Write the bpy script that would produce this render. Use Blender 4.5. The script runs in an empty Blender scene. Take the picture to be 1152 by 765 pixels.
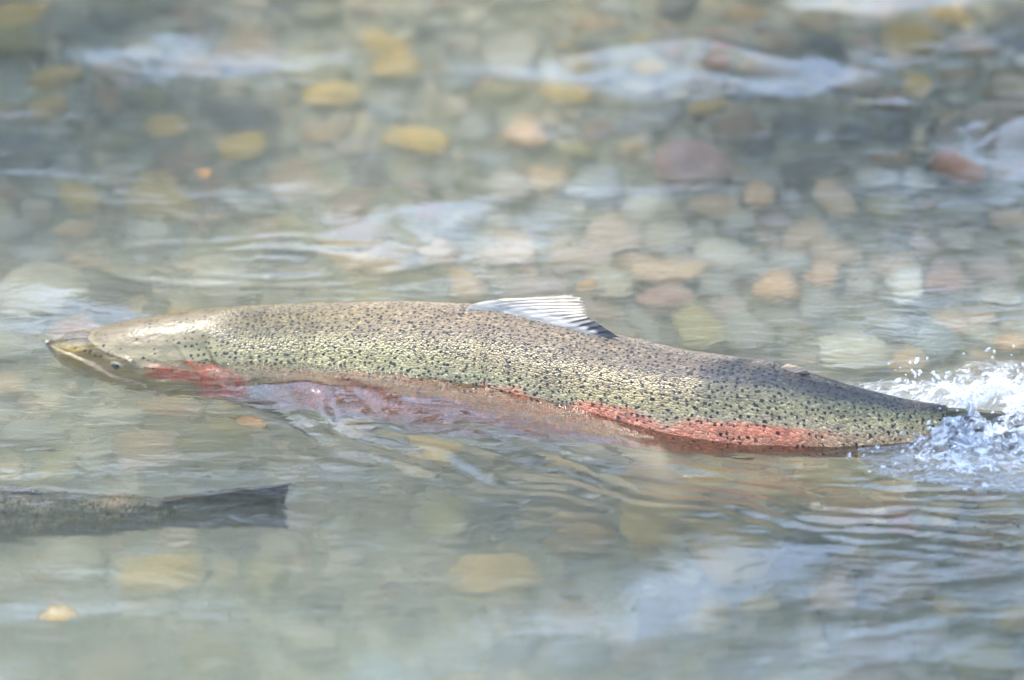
import bpy, bmesh, math, random
import numpy as np
from mathutils import Vector, Matrix
random.seed(7)
RNG = np.random.RandomState(11)
R = math.radians
SC = bpy.context.scene

# ------------------------------------------------------------------ camera
PITCH, DIST, WID = R(30), 5.0, 0.80
CAM = np.array([0.0, -DIST*math.cos(PITCH), DIST*math.sin(PITCH)])
cd = bpy.data.cameras.new('camera'); cam = bpy.data.objects.new('camera', cd)
SC.collection.objects.link(cam); SC.camera = cam
cam.location = CAM; cam.rotation_euler = (math.pi/2-PITCH, 0, 0)
cd.sensor_width = 36; cd.lens = 36*DIST/WID
cd.clip_start = 0.1; cd.clip_end = 500
cd.dof.use_dof = True; cd.dof.focus_distance = DIST-0.095; cd.dof.aperture_fstop = 3.0
SC.render.resolution_x, SC.render.resolution_y = 1024, 680

# ------------------------------------------------------------------ sky, sun, exposure
SUN_EL, SUN_AZ = R(64), R(-40)     # azimuth from +Y (away from the camera) towards +X
w = bpy.data.worlds.new('World'); SC.world = w; w.use_nodes = True
nt = w.node_tree; nt.nodes.clear(); L = nt.links
sky = nt.nodes.new('ShaderNodeTexSky'); sky.sky_type = 'NISHITA'; sky.sun_disc = False
sky.sun_elevation = SUN_EL; sky.sun_rotation = SUN_AZ; sky.air_density = 1.0; sky.dust_density = 1.5
geo = nt.nodes.new('ShaderNodeTexCoord')
mp = nt.nodes.new('ShaderNodeMapping'); mp.inputs['Scale'].default_value = (1.0, 1.0, 2.2)
nz = nt.nodes.new('ShaderNodeTexNoise'); nz.inputs['Scale'].default_value = 2.6; nz.inputs['Detail'].default_value = 8
nz.inputs['Roughness'].default_value = 0.55
L.new(geo.outputs['Generated'], mp.inputs['Vector']); L.new(mp.outputs[0], nz.inputs['Vector'])
cr = nt.nodes.new('ShaderNodeValToRGB'); cr.color_ramp.elements[0].position = 0.36; cr.color_ramp.elements[1].position = 0.55
L.new(nz.outputs[0], cr.inputs[0])
mx = nt.nodes.new('ShaderNodeMixRGB'); mx.inputs[2].default_value = (11.5, 15.5, 24, 1)
L.new(cr.outputs[0], mx.inputs[0]); L.new(sky.outputs[0], mx.inputs[1])
bg = nt.nodes.new('ShaderNodeBackground'); bg.inputs[1].default_value = 0.12
L.new(mx.outputs[0], bg.inputs[0])
wo = nt.nodes.new('ShaderNodeOutputWorld'); L.new(bg.outputs[0], wo.inputs[0])

sl = bpy.data.lights.new('sun', 'SUN'); sl.energy = 5.0; sl.angle = R(0.53); sl.color = (1.0, 0.93, 0.80)
so = bpy.data.objects.new('sun', sl); SC.collection.objects.link(so)
sd = Vector((math.sin(SUN_AZ)*math.cos(SUN_EL), math.cos(SUN_AZ)*math.cos(SUN_EL), math.sin(SUN_EL)))
so.rotation_euler = (-sd).to_track_quat('-Z', 'Y').to_euler(); so.location = sd*30
SC.view_settings.view_transform = 'Standard'; SC.view_settings.look = 'None'
SC.view_settings.gamma = 1; SC.view_settings.exposure = 0.92
SC.render.engine = 'CYCLES'
cy = SC.cycles
cy.max_bounces = 14; cy.diffuse_bounces = 3; cy.glossy_bounces = 4; cy.transmission_bounces = 8
cy.volume_bounces = 5; cy.transparent_max_bounces = 12; cy.caustics_refractive = True; cy.caustics_reflective = False
cy.blur_glossy = 1.0; cy.sample_clamp_indirect = 0; cy.sample_clamp_direct = 0; cy.use_denoising = True

# ------------------------------------------------------------------ helpers
PXM = WID/1152
def ray(u, v):
    x = (u-576)*PXM; t = (382.5-v)*PXM
    f = np.array([0, math.cos(PITCH), -math.sin(PITCH)]); up = np.array([0, math.sin(PITCH), math.cos(PITCH)])
    d = f*DIST + np.array([1., 0, 0])*x + up*t
    return d/np.linalg.norm(d)
def at(u, v, z=0.0):
    d = ray(u, v); k = (z-CAM[2])/d[2]; return CAM+d*k
def at_bed(u, v, z):
    """a point of the photograph followed through the refracting water surface down to height z"""
    d = ray(u, v); p = CAM - d*CAM[2]/d[2]
    e = 1/1.333; c = -d[2]; k = math.sqrt(1-e*e*(1-c*c))
    r = d*e + np.array([0, 0, 1.])*(e*c-k)
    return p + r*(z/r[2])

def tag(o, label=None, cat=None, group=None, kind=None):
    if label: o['label'] = label
    if cat: o['category'] = cat
    if group: o['group'] = group
    if kind: o['kind'] = kind
    return o
def link(name, data, parent=None):
    o = bpy.data.objects.new(name, data); SC.collection.objects.link(o)
    if parent: o.parent = parent
    return o
def np_mesh(name, V, F, mat=None, parent=None, smooth=True, mats=None):
    V = np.asarray(V, dtype=np.float32); F = np.asarray(F, dtype=np.int32)
    m = bpy.data.meshes.new(name); n = F.shape[1]
    m.vertices.add(len(V)); m.vertices.foreach_set('co', V.ravel())
    m.loops.add(F.size); m.loops.foreach_set('vertex_index', F.ravel())
    m.polygons.add(len(F)); m.polygons.foreach_set('loop_start', np.arange(0, F.size, n, dtype=np.int32))
    m.polygons.foreach_set('loop_total', np.full(len(F), n, dtype=np.int32))
    m.polygons.foreach_set('use_smooth', np.full(len(F), smooth))
    m.update(calc_edges=True); m.validate()
    if mat: m.materials.append(mat)
    return link(name, m, parent)
def grid_faces(nu, nv, off=0, wrap=False):
    i = np.arange(nu-1)[:, None]; nvv = nv if wrap else nv-1
    j = np.arange(nvv)[None, :]; j2 = (j+1) % nv
    a = i*nv+j; b = (i+1)*nv+j; c = (i+1)*nv+j2; d = i*nv+j2
    return np.stack([a, b, c, d], -1).reshape(-1, 4)+off
def set_col(o, name, C):
    a = o.data.color_attributes.new(name, 'FLOAT_COLOR', 'POINT')
    a.data.foreach_set('color', np.concatenate([C, np.ones((len(C), 1))], 1).astype(np.float32).ravel())
def set_vec(o, name, C):
    a = o.data.attributes.new(name, 'FLOAT_VECTOR', 'POINT'); a.data.foreach_set('vector', C.astype(np.float32).ravel())
def ss(a, b, x):
    t = np.clip((x-a)/(b-a), 0, 1); return t*t*(3-2*t)
_P = RNG.rand(512, 512)*2*math.pi
def perlin(x, y, seed=0):
    x = np.asarray(x, float)+seed*17.31; y = np.asarray(y, float)+seed*5.77
    xi = np.floor(x).astype(int); yi = np.floor(y).astype(int); xf = x-xi; yf = y-yi
    def g(ix, iy, dx, dy):
        a = _P[ix % 512, iy % 512]; return np.cos(a)*dx+np.sin(a)*dy
    u = xf**3*(xf*(xf*6-15)+10); v = yf**3*(yf*(yf*6-15)+10)
    a = g(xi, yi, xf, yf)*(1-u)+g(xi+1, yi, xf-1, yf)*u
    b = g(xi, yi+1, xf, yf-1)*(1-u)+g(xi+1, yi+1, xf-1, yf-1)*u
    return (a*(1-v)+b*v)*1.5
def fbm(x, y, o=3, seed=0):
    s = 0; a = 1
    for k in range(o): s = s+a*perlin(x*2**k, y*2**k, seed+k*3); a *= .5
    return s
def gpx(x, y, u, v, ru, rv, rot=0.0, p=2):
    """a bump on the water with centre (u, v) and radii in photograph pixels, laid on the water plane"""
    c = at(u, v); dx = (x-c[0])/(ru*PXM); dy = (y-c[1])/(rv*PXM*2)
    cr_, sr = math.cos(rot), math.sin(rot)
    X = dx*cr_+dy*sr*rv/ru; Y = -dx*sr*ru/rv+dy*cr_
    return np.exp(-(np.abs(X)**p+np.abs(Y)**p))

class Mat:
    def __init__(s, name):
        s.m = bpy.data.materials.new(name); s.m.use_nodes = True; s.t = s.m.node_tree; s.t.nodes.clear()
        s.out = s.t.nodes.new('ShaderNodeOutputMaterial')
    def n(s, typ, ins=None, **kw):
        x = s.t.nodes.new('ShaderNode'+typ)
        for k, v in kw.items(): setattr(x, k, v)
        for k, v in (ins or {}).items():
            if isinstance(v, bpy.types.NodeSocket): s.t.links.new(v, x.inputs[k])
            else: x.inputs[k].default_value = v
        return x
    def l(s, a, b): s.t.links.new(a, b)
    def math(s, op, a, b=0.0, clamp=False):
        x = s.n('Math', {0: a, 1: b}, operation=op, use_clamp=clamp); return x.outputs[0]
    def mix(s, f, a, b, blend='MIX'):
        x = s.n('MixRGB', {0: f, 1: a, 2: b}, blend_type=blend); return x.outputs[0]
    def ramp(s, f, els):
        x = s.n('ValToRGB', {0: f}); e = x.color_ramp.elements
        while len(e) < len(els): e.new(0.5)
        for i, (p, c) in enumerate(els):
            e[i].position = p; e[i].color = (c, c, c, 1) if not isinstance(c, tuple) else (*c, 1)
        return x.outputs[0]
def c4(*c): return (c[0], c[1], c[2], 1)

# ------------------------------------------------------------------ materials
def mat_stone():
    M = Mat('river_stone')
    oi = M.n('ObjectInfo'); tc = M.n('TexCoord')
    v = M.n('VectorMath', {0: tc.outputs['Object'], 1: oi.outputs['Location']}, operation='ADD').outputs[0]
    n1 = M.n('TexNoise', {'Vector': v, 'Scale': 40, 'Detail': 5, 'Roughness': .6}).outputs[0]
    n2 = M.n('TexNoise', {'Vector': v, 'Scale': 350, 'Detail': 3}).outputs[0]
    wv = M.n('TexWave', {'Vector': v, 'Scale': 18, 'Distortion': 6, 'Detail': 3}).outputs[1]
    c = M.mix(M.ramp(n1, [(.3, 0.0), (.7, 0.6)]), oi.outputs['Color'], M.mix(1.0, oi.outputs['Color'], c4(.62, .60, .48), 'MULTIPLY'))
    c = M.mix(M.math('MULTIPLY', M.ramp(wv, [(.55, 0.0), (.8, 1.0)]), .22), c, c4(.60, .56, .48))
    c = M.mix(M.ramp(n2, [(.42, .35), (.6, 0.0)]), c, M.mix(1.0, c, c4(.45, .42, .40), 'MULTIPLY'))
    b = M.n('Bump', {'Height': n1, 'Distance': .004, 'Strength': .6}).outputs[0]
    p = M.n('BsdfPrincipled', {'Base Color': c, 'Roughness': .65, 'Normal': b})
    M.l(p.outputs[0], M.out.inputs[0]); return M.m
def mat_simple(name, col, rough=.7, spec=.5, noise=None, sub=0):
    M = Mat(name); c = c4(*col)
    if noise:
        tc = M.n('TexCoord'); n1 = M.n('TexNoise', {'Vector': tc.outputs['Object'], 'Scale': noise, 'Detail': 5}).outputs[0]
        c = M.mix(M.ramp(n1, [(.3, 0.0), (.7, 1.0)]), c4(col[0]*.6, col[1]*.6, col[2]*.55), c4(*col))
    p = M.n('BsdfPrincipled', {'Base Color': c, 'Roughness': rough, 'Specular IOR Level': spec})
    if sub: p.inputs['Subsurface Weight'].default_value = sub; p.inputs['Subsurface Scale'].default_value = .01
    M.l(p.outputs[0], M.out.inputs[0]); return M.m
def mat_pebbles():
    M = Mat('pebble_bed'); g = M.n('NewGeometry'); 
    r = g.outputs['Random Per Island']
    c = M.ramp(r, [(0, (.28, .23, .13)), (.25, (.40, .33, .20)), (.5, (.19, .18, .11)), (.7, (.48, .36, .18)), (.85, (.32, .30, .24)), (1, (.40, .23, .11))])
    tc = M.n('TexCoord'); n1 = M.n('TexNoise', {'Vector': tc.outputs['Object'], 'Scale': 120, 'Detail': 4}).outputs[0]
    c = M.mix(M.ramp(n1, [(.35, .5), (.65, 0.0)]), c, M.mix(1.0, c, c4(.6, .58, .5), 'MULTIPLY'))
    p = M.n('BsdfPrincipled', {'Base Color': c, 'Roughness': .7}); M.l(p.outputs[0], M.out.inputs[0]); return M.m
def mat_water(density, vcol, absorb):
    M = Mat('river_water')
    tc = M.n('TexCoord')
    mpn = M.n('Mapping', {'Vector': tc.outputs['Object'], 'Scale': (45, 120, 60)}).outputs[0]
    n1 = M.n('TexNoise', {'Vector': mpn, 'Scale': 1.0, 'Detail': 3, 'Roughness': .5, 'Distortion': .6}).outputs[0]
    b = M.n('Bump', {'Height': n1, 'Distance': .0008, 'Strength': 1.0}).outputs[0]
    g = M.n('BsdfGlass', {'Color': c4(1, 1, 1), 'Roughness': 0.0, 'IOR': 1.333, 'Normal': b})
    gs = M.n('BsdfGlossy', {'Color': c4(1, 1, 1), 'Roughness': 0.0, 'Normal': b}); fr = M.n('Fresnel', {'IOR': 1.36, 'Normal': b})
    ms = M.n('MixShader', {0: fr.outputs[0]}); M.l(g.outputs[0], ms.inputs[1]); M.l(gs.outputs[0], ms.inputs[2])
    M.l(ms.outputs[0], M.out.inputs[0])
    v1 = M.n('VolumeScatter', {'Color': c4(*vcol), 'Density': density, 'Anisotropy': .3})
    v2 = M.n('VolumeAbsorption', {'Color': c4(*absorb), 'Density': density*.6})
    a = M.n('AddShader'); M.l(v1.outputs[0], a.inputs[0]); M.l(v2.outputs[0], a.inputs[1])
    M.l(a.outputs[0], M.out.inputs[1]); return M.m

M_STONE = mat_stone()
M_PEB = mat_pebbles()
M_SAND = mat_simple('river_sand', (.26, .24, .14), .8, .3, 60)
M_WATER = mat_water(2.2, (.93, .97, .91), (.70, .86, .76))
BED = -0.155

# ------------------------------------------------------------------ riverbed
def warp_axis(core, h, far, g=1.12):
    a = list(np.arange(-core, core+h/2, h)); s = h; x = core
    out = []
    while x < far: s *= g; x += s; out.append(x)
    return np.array([-v for v in out[::-1]]+a+out)
def deep(x, y):
    d = -.125*np.exp(-(((x+.22)/.46)**2+((y+.34)/.30)**2))-.03*np.exp(-(((x-.15)/.35)**2+((y-.05)/.2)**2))
    for (cx, cy_, rx, ry, a) in ((.36, .52, .26, .22, .075), (-.40, .62, .18, .22, .06), (.30, -.14, .24, .10, .05), (.42, -.42, .2, .16, .06), (0, .75, .4, .12, .04)):
        d = d + a*np.exp(-((x-cx)/rx)**2-((y-cy_)/ry)**2)
    return d
def on_bed(u, v, dz=0.0):
    c = at_bed(u, v, BED)
    for _ in range(3): c = at_bed(u, v, BED+dz+float(deep(c[0], c[1])))
    return c
def bed_h(x, y):
    near = np.exp(-((x/2.5)**2+(y/2.5)**2))
    base = BED-0.006 + deep(x, y) + .008*fbm(x*3, y*3, 3, 40)*near + .03*fbm(x*.6, y*.6, 2, 44)*(1-near)
    bank = ss(6.5, 9.5, y)*.55 + ss(4.6, 7, -y)*.5
    return base+bank
ax = warp_axis(.9, .03, 60); 
X, Y = np.meshgrid(ax, ax, indexing='ij')
Z = bed_h(X, Y) + ss(9.5, 40, Y)*1.0
bed = np_mesh('riverbed', np.stack([X, Y, Z], -1).reshape(-1, 3), grid_faces(len(ax), len(ax)), M_SAND)
tag(bed, kind='structure')

# stones: a library of rounded shapes shared by every stone
def stone_mesh(k, sub=3, amp=.16):
    bm = bmesh.new(); bmesh.ops.create_icosphere(bm, subdivisions=sub, radius=1)
    rs = np.random.RandomState(100+k); pw = rs.uniform(.72, .95)
    off = rs.rand(3)*20; planes = [(Vector(rs.normal(size=3)).normalized(), rs.uniform(.72, .9)) for _ in range(5)]
    for v in bm.verts:
        p = v.co.copy()
        q = Vector([math.copysign(abs(c)**pw, c) for c in p]); q.normalize(); q = q*(1+amp*.3)
        n = float(perlin(p.x*1.1+off[0], p.y*1.1+off[1]+p.z*1.3, k))+float(perlin(p.z*1.4+off[2], p.x*1.2+p.y, k+50))
        q *= 1+amp*n
        for d, h in planes:
            e = q.dot(d)-h
            if e > 0: q -= d*e*.75
        v.co = q
    me = bpy.data.meshes.new('stone'); bm.to_mesh(me); bm.free()
    me.polygons.foreach_set('use_smooth', [True]*len(me.polygons)); me.materials.append(M_STONE); return me
LIB = [stone_mesh(k) for k in range(14)]
GREY, BEIGE, TAN, OCHRE = (.36, .35, .28), (.52, .45, .31), (.64, .42, .20), (.66, .42, .07)
PEACH, PINK, RUST, OLIVE = (.84, .48, .20), (.52, .30, .23), (.62, .20, .05), (.38, .31, .09)
CREAM, BLUEG, BROWN, DARK = (.66, .60, .44), (.27, .31, .31), (.34, .20, .08), (.10, .09, .06)
placed = []
def stone(u, v, wpx, hpx, col, label=None, group=None, rot=None, z=0.0, name='stone'):
    c = on_bed(u, v, .012+z)
    rx = wpx*PXM/2*1.0; ry = max(hpx*PXM*.92, rx*.55); rz = min(rx, ry)*random.uniform(.5, .7)
    put(c[0], c[1], c[2], rx, ry, rz, rot if rot is not None else random.uniform(-.35, .35), col, label, group, name)
def put(x, y, z, rx, ry, rz, rot, col, label, group, name='stone'):
    o = link(name, random.choice(LIB)); o.location = (x, y, z); o.scale = (rx, ry, rz)
    o.rotation_euler = (random.uniform(-.15, .15), random.uniform(-.15, .15), rot)
    k = random.uniform(.88, 1.1); o.color = (col[0]*k, col[1]*k, col[2]*k, 1)
    tag(o, label, 'stone', group); placed.append((x, y, max(rx, ry)*.5+min(rx, ry)*.5)); return o
G1 = 'stones singled out on the riverbed'
NAMED = [
 (928,310,40,36,PEACH,'bright orange round stone, brightest of those behind the trout\'s tail half'),
 (590,152,56,46,PEACH,'peach angular stone at top centre, alone above the trout\'s dorsal fin'),
 (778,186,106,58,PINK,'wide pinkish red slab, the largest stone in the upper right'),
 (1080,186,76,44,RUST,'rust red stone beside the blue sky reflection at the right edge'),
 (1032,98,36,34,OCHRE,'mustard yellow squarish stone in the dark water of the upper right'),
 (1003,116,50,26,BROWN,'reddish brown flat stone just left of the mustard yellow stone'),
 (372,106,74,36,OCHRE,'pale ochre flattish stone in the upper left half'),
 (758,303,96,28,TAN,'long flat tan stone lying behind the rear end of the dorsal fin'),
 (850,300,50,24,GREY,'small oval grey stone between the long tan stone and the bright orange one'),
 (878,322,52,40,PEACH,'dull peach stone touching the left of the bright orange stone'),
 (662,319,20,26,PEACH,'little orange pebble directly above the tip of the dorsal fin'),
 (692,322,42,36,BEIGE,'beige stone right of the little orange pebble above the dorsal fin'),
 (750,336,68,28,PINK,'pinkish flat stone in front of the long flat tan stone'),
 (925,345,48,38,GREY,'grey green stone right in front of the bright orange stone'),
 (962,400,88,46,CREAM,'pale cream block, the stone closest behind the small adipose fin'),
 (1013,320,42,44,CREAM,'cream upright stone between the bright orange stone and the right edge'),
 (1064,315,60,28,PINK,'pinkish grey oval stone right of the cream upright stone'),
 (1075,270,40,24,BEIGE,'pale elongated stone tilted upward to the right at far right'),
 (1138,388,40,28,PEACH,'orange tan stone at the right edge above the splash'),
 (1132,245,54,22,TAN,'tan oval stone cut by the right edge, below the blue reflection'),
 (938,228,46,40,TAN,'brownish tan stone with ripples over it, upper right'),
 (855,222,44,28,PEACH,'orange tan stone just below the wide pinkish slab'),
 (806,232,60,24,TAN,'tan flattish stone left of the orange tan one under the pink slab'),
 (997,236,54,40,OLIVE,'olive yellow stone behind the orange round stone, in rippled water'),
 (832,250,38,28,GREY,'small pale grey triangular stone below the orange tan stone'),
 (1080,238,64,30,GREY,'wide pale grey stone under the rust red stone'),
 (565,215,64,34,BEIGE,'pale beige stone between the sky reflection and the top centre'),
 (468,224,38,20,PINK,'small pink tan stone above the white blue sky reflection'),
 (272,170,64,38,OCHRE,'ochre stone in the left half, above the ring of ripples'),
 (120,110,28,40,BROWN,'upright reddish brown stone near the upper left corner'),
 (24,45,70,40,OLIVE,'big olive brown stone in the upper left corner'),
 (92,222,56,38,OCHRE,'ochre stone at left, behind the trout\'s snout'),
 (448,78,70,34,OCHRE,'ochre stone near the top edge, left of centre'),
 (722,66,34,16,OCHRE,'small yellow stone among the sky reflections at the top'),
 (812,55,38,22,RUST,'orange brown stone near the top edge, right of the reflections'),
 (650,60,40,16,OCHRE,'thin yellow stone poking through the top sky reflection'),
 (246,505,84,56,OLIVE,'broad olive stone below the trout\'s red gill cover'),
 (500,585,66,44,OLIVE,'pale olive stone in the open water below the trout\'s middle'),
 (645,725,86,36,GREY,'pale grey flat stone near the bottom edge, centre'),
 (936,670,50,38,PEACH,'bright ochre knobbly stone in the lower right'),
 (856,676,54,22,OCHRE,'flat ochre stone left of the bright ochre knobbly stone'),
 (1013,590,40,26,RUST,'rust orange stone in dark water below the tail splash'),
 (1066,685,48,20,OCHRE,'yellow stone tilted up to the right in the lower right corner'),
 (797,543,52,24,OCHRE,'yellow ochre stone in the dark water under the pink flank'),
 (626,534,44,26,OCHRE,'orange ochre stone under the trout\'s belly'),
 (522,318,42,44,TAN,'tan stone behind the front end of the dorsal fin'),
 (722,366,34,62,GREY,'narrow grey stone behind the trout, first of three upright ones'),
 (786,366,54,74,OLIVE,'tall olive grey stone standing second of three upright ones'),
 (840,372,56,62,GREY,'tall grey stone next to the cream block, last of three upright ones'),
 (1052,385,62,52,BLUEG,'blue grey rounded stone behind the tail splash'),
 (1018,408,38,36,TAN,'tan stone between the cream block and the blue grey stone'),
 (300,650,56,34,OLIVE,'dull ochre stone in the lower left, right of the yellow leaf'),
 (236,744,70,34,OLIVE,'olive stone cut by the bottom edge, left half'),
 (62,528,42,36,OLIVE,'yellowish stone behind the dark fish at the left edge'),
 (1108,640,50,30,BROWN,'brown stone in the shaded lower right'),
 (1100,745,80,36,OLIVE,'olive stone in the lower right corner'),
]
for (u, v, a, b, col, lab) in NAMED:
    rot = {1075: .5, 1066: .45}.get(u)
    stone(u, v, a, b, col, lab, G1, rot, z=.008)

NICK = ['bright orange round stone', 'peach angular stone', 'wide pinkish slab', 'rust red stone', 'mustard yellow stone', 'reddish brown flat stone', 'pale ochre flattish stone',
 'long flat tan stone', 'small oval grey stone', 'dull peach stone', 'little orange pebble by the dorsal fin', 'beige stone by the dorsal fin', 'pinkish flat stone', 'grey green stone', 'pale cream block',
 'cream upright stone', 'pinkish grey oval stone', 'pale tilted elongated stone', 'orange tan edge stone', 'tan edge stone under the blue reflection', 'brownish tan rippled stone', 'orange tan stone under the slab', 'tan flattish stone',
 'olive yellow stone', 'pale grey triangular stone', 'wide pale grey stone', 'pale beige upper stone', 'small pink tan stone', 'ochre stone above the ripple rings', 'upright brown corner stone', 'big olive corner stone',
 'ochre stone behind the snout', 'ochre stone at the top edge', 'small yellow top stone', 'orange brown top stone', 'thin yellow top stone', 'broad olive stone', 'pale olive open-water stone', 'pale grey bottom stone', 'bright ochre knobbly stone',
 'flat ochre stone', 'rust orange stone', 'yellow tilted stone', 'yellow ochre flank stone', 'orange belly stone', 'tan stone at the fin front', 'narrow upright grey stone', 'tall olive upright stone', 'tall grey upright stone', 'blue grey stone',
 'tan stone by the cream block', 'dull ochre lower stone', 'olive bottom edge stone', 'yellowish stone by the dark fish', 'brown shaded stone', 'olive lower corner stone']
used_labels = {}
def describe(what, u, v):
    d = sorted(((u-n[0])**2+(1.3*(v-n[1]))**2, k) for k, n in enumerate(NAMED))
    for _, k in d[:6]:
        n = NAMED[k]; du, dv = u-n[0], v-n[1]
        side = ('left of' if du < 0 else 'right of') if abs(du) > 1.2*abs(dv) else ('behind' if dv < 0 else 'in front of')
        far = 'just ' if math.hypot(du, dv) < 75 else ''
        lab = f'{what} cobble {far}{side} the {NICK[k]}'
        if lab not in used_labels and len(lab.split()) <= 16: break
    used_labels[lab] = 1
    return lab
# unnamed cobbles fill the view; colours vary from place to place
def zone(u, v):
    if v < 200: return 'at the top left' if u < 400 else ('at the top centre' if u < 760 else 'in the dark upper right')
    if v < 360: return 'behind the trout\'s head' if u < 450 else ('behind the dorsal fin' if u < 740 else 'behind the tail half of the trout')
    if v < 560: return 'below the trout\'s head' if u < 420 else ('under the trout\'s belly' if u < 800 else 'under the tail splash')
    return 'at the bottom left' if u < 400 else ('at the bottom centre' if u < 780 else 'at the bottom right')
COLS = [('grey', GREY, 5), ('beige', BEIGE, 5), ('tan', TAN, 3), ('ochre', OCHRE, 2), ('olive', OLIVE, 3), ('pinkish', PINK, .6), ('blue grey', BLUEG, 1.3), ('brown', BROWN, 2), ('cream', CREAM, 1.2), ('dark', DARK, 2.5)]
cand = []
tot = sum(c[2] for c in COLS)
def pickcol():
    r = random.uniform(0, tot)
    for n, c, wt in COLS:
        r -= wt
        if r < 0: return n, c
    return COLS[0][0], COLS[0][1]
fill = []
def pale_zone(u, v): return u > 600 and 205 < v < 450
for size, tries in ((.027, 350), (.021, 1600), (.0165, 5000), (.0125, 9000)):
    for _ in range(tries):
        u = random.uniform(-80, 1232); v = random.uniform(-60, 830)
        c = on_bed(u, v); s = size*random.uniform(.8, 1.25)
        if all((c[0]-p[0])**2+(c[1]-p[1])**2 > ((.80 if pale_zone(u, v) else 1.02)*(s+p[2]))**2 for p in placed):
            placed.append((c[0], c[1], s)); fill.append((s, u, v, c))
fill.sort(key=lambda f: -f[0]*(1.25 if pale_zone(f[1], f[2]) else 1))
stuffV, stuffF, nv = [], [], 0
small = [stone_mesh(30+k, 2, .2) for k in range(5)]
smallco = []
for me in small:
    a = np.zeros(len(me.vertices)*3); me.vertices.foreach_get('co', a); fcs = np.array([list(p.vertices) for p in me.polygons])
    smallco.append((a.reshape(-1, 3), fcs))
def small_at(x, y, z, rx, ry, rz, rot):
    global nv
    co, fc = random.choice(smallco); c_, s_ = math.cos(rot), math.sin(rot)
    P = co*np.array([rx, ry, rz]); Q = np.stack([P[:, 0]*c_-P[:, 1]*s_+x, P[:, 0]*s_+P[:, 1]*c_+y, P[:, 2]+z], 1)
    stuffV.append(Q); stuffF.append(fc+nv); nv += len(Q)
n_ind = 0
for s, u, v, c in fill:
    asp = random.uniform(.7, 1.0); rx, ry = s*random.uniform(1.0, 1.25), s*asp; rot = random.uniform(0, math.pi)
    inview = -10 < u < 1162 and -10 < v < 775
    if inview and n_ind < 298-len(NAMED):
        n_ind += 1; cn, col = pickcol()
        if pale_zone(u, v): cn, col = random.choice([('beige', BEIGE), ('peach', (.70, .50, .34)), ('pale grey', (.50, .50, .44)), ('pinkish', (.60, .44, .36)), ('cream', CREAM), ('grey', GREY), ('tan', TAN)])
        warm_shade = (u > 760 and v < 205) or (u > 560 and v > 470) or (u < 420 and v < 250)  # shade of the corners and wake painted into browner, darker stone colours
        if warm_shade: cn, col = random.choice([('brown', BROWN), ('brown', (.46, .26, .08)), ('ochre', (.62, .38, .06)), ('olive', (.26, .22, .07)), ('dark', DARK), ('tan', (.46, .30, .13)), ('dark', DARK)])
        shape = 'long' if rx/ry > 1.45 else ('rounded' if asp > .85 else 'oval')
        size = 'large' if s > .03 else ('medium' if s > .022 else 'small')
        lab = describe(f'{size} {shape} {cn}', u, v)
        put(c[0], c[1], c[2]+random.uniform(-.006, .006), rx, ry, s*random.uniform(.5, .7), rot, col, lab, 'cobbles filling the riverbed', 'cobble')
    else:
        small_at(c[0], c[1], c[2]-.002, rx, ry, s*.6, rot)
for _ in range(8500):
    x = random.uniform(-.75, .75); y = random.uniform(-.95, 1.35); s = random.uniform(.0035, .010)
    small_at(x, y, float(bed_h(np.array(x), np.array(y)))+s*.3, s*1.2, s, s*.7, random.uniform(0, 3.1))
gr = np_mesh('river_gravel', np.concatenate(stuffV), np.concatenate(stuffF), M_PEB)
tag(gr, 'small mixed pebbles and gravel filling the gaps between the cobbles', 'gravel', kind='stuff')

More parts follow.
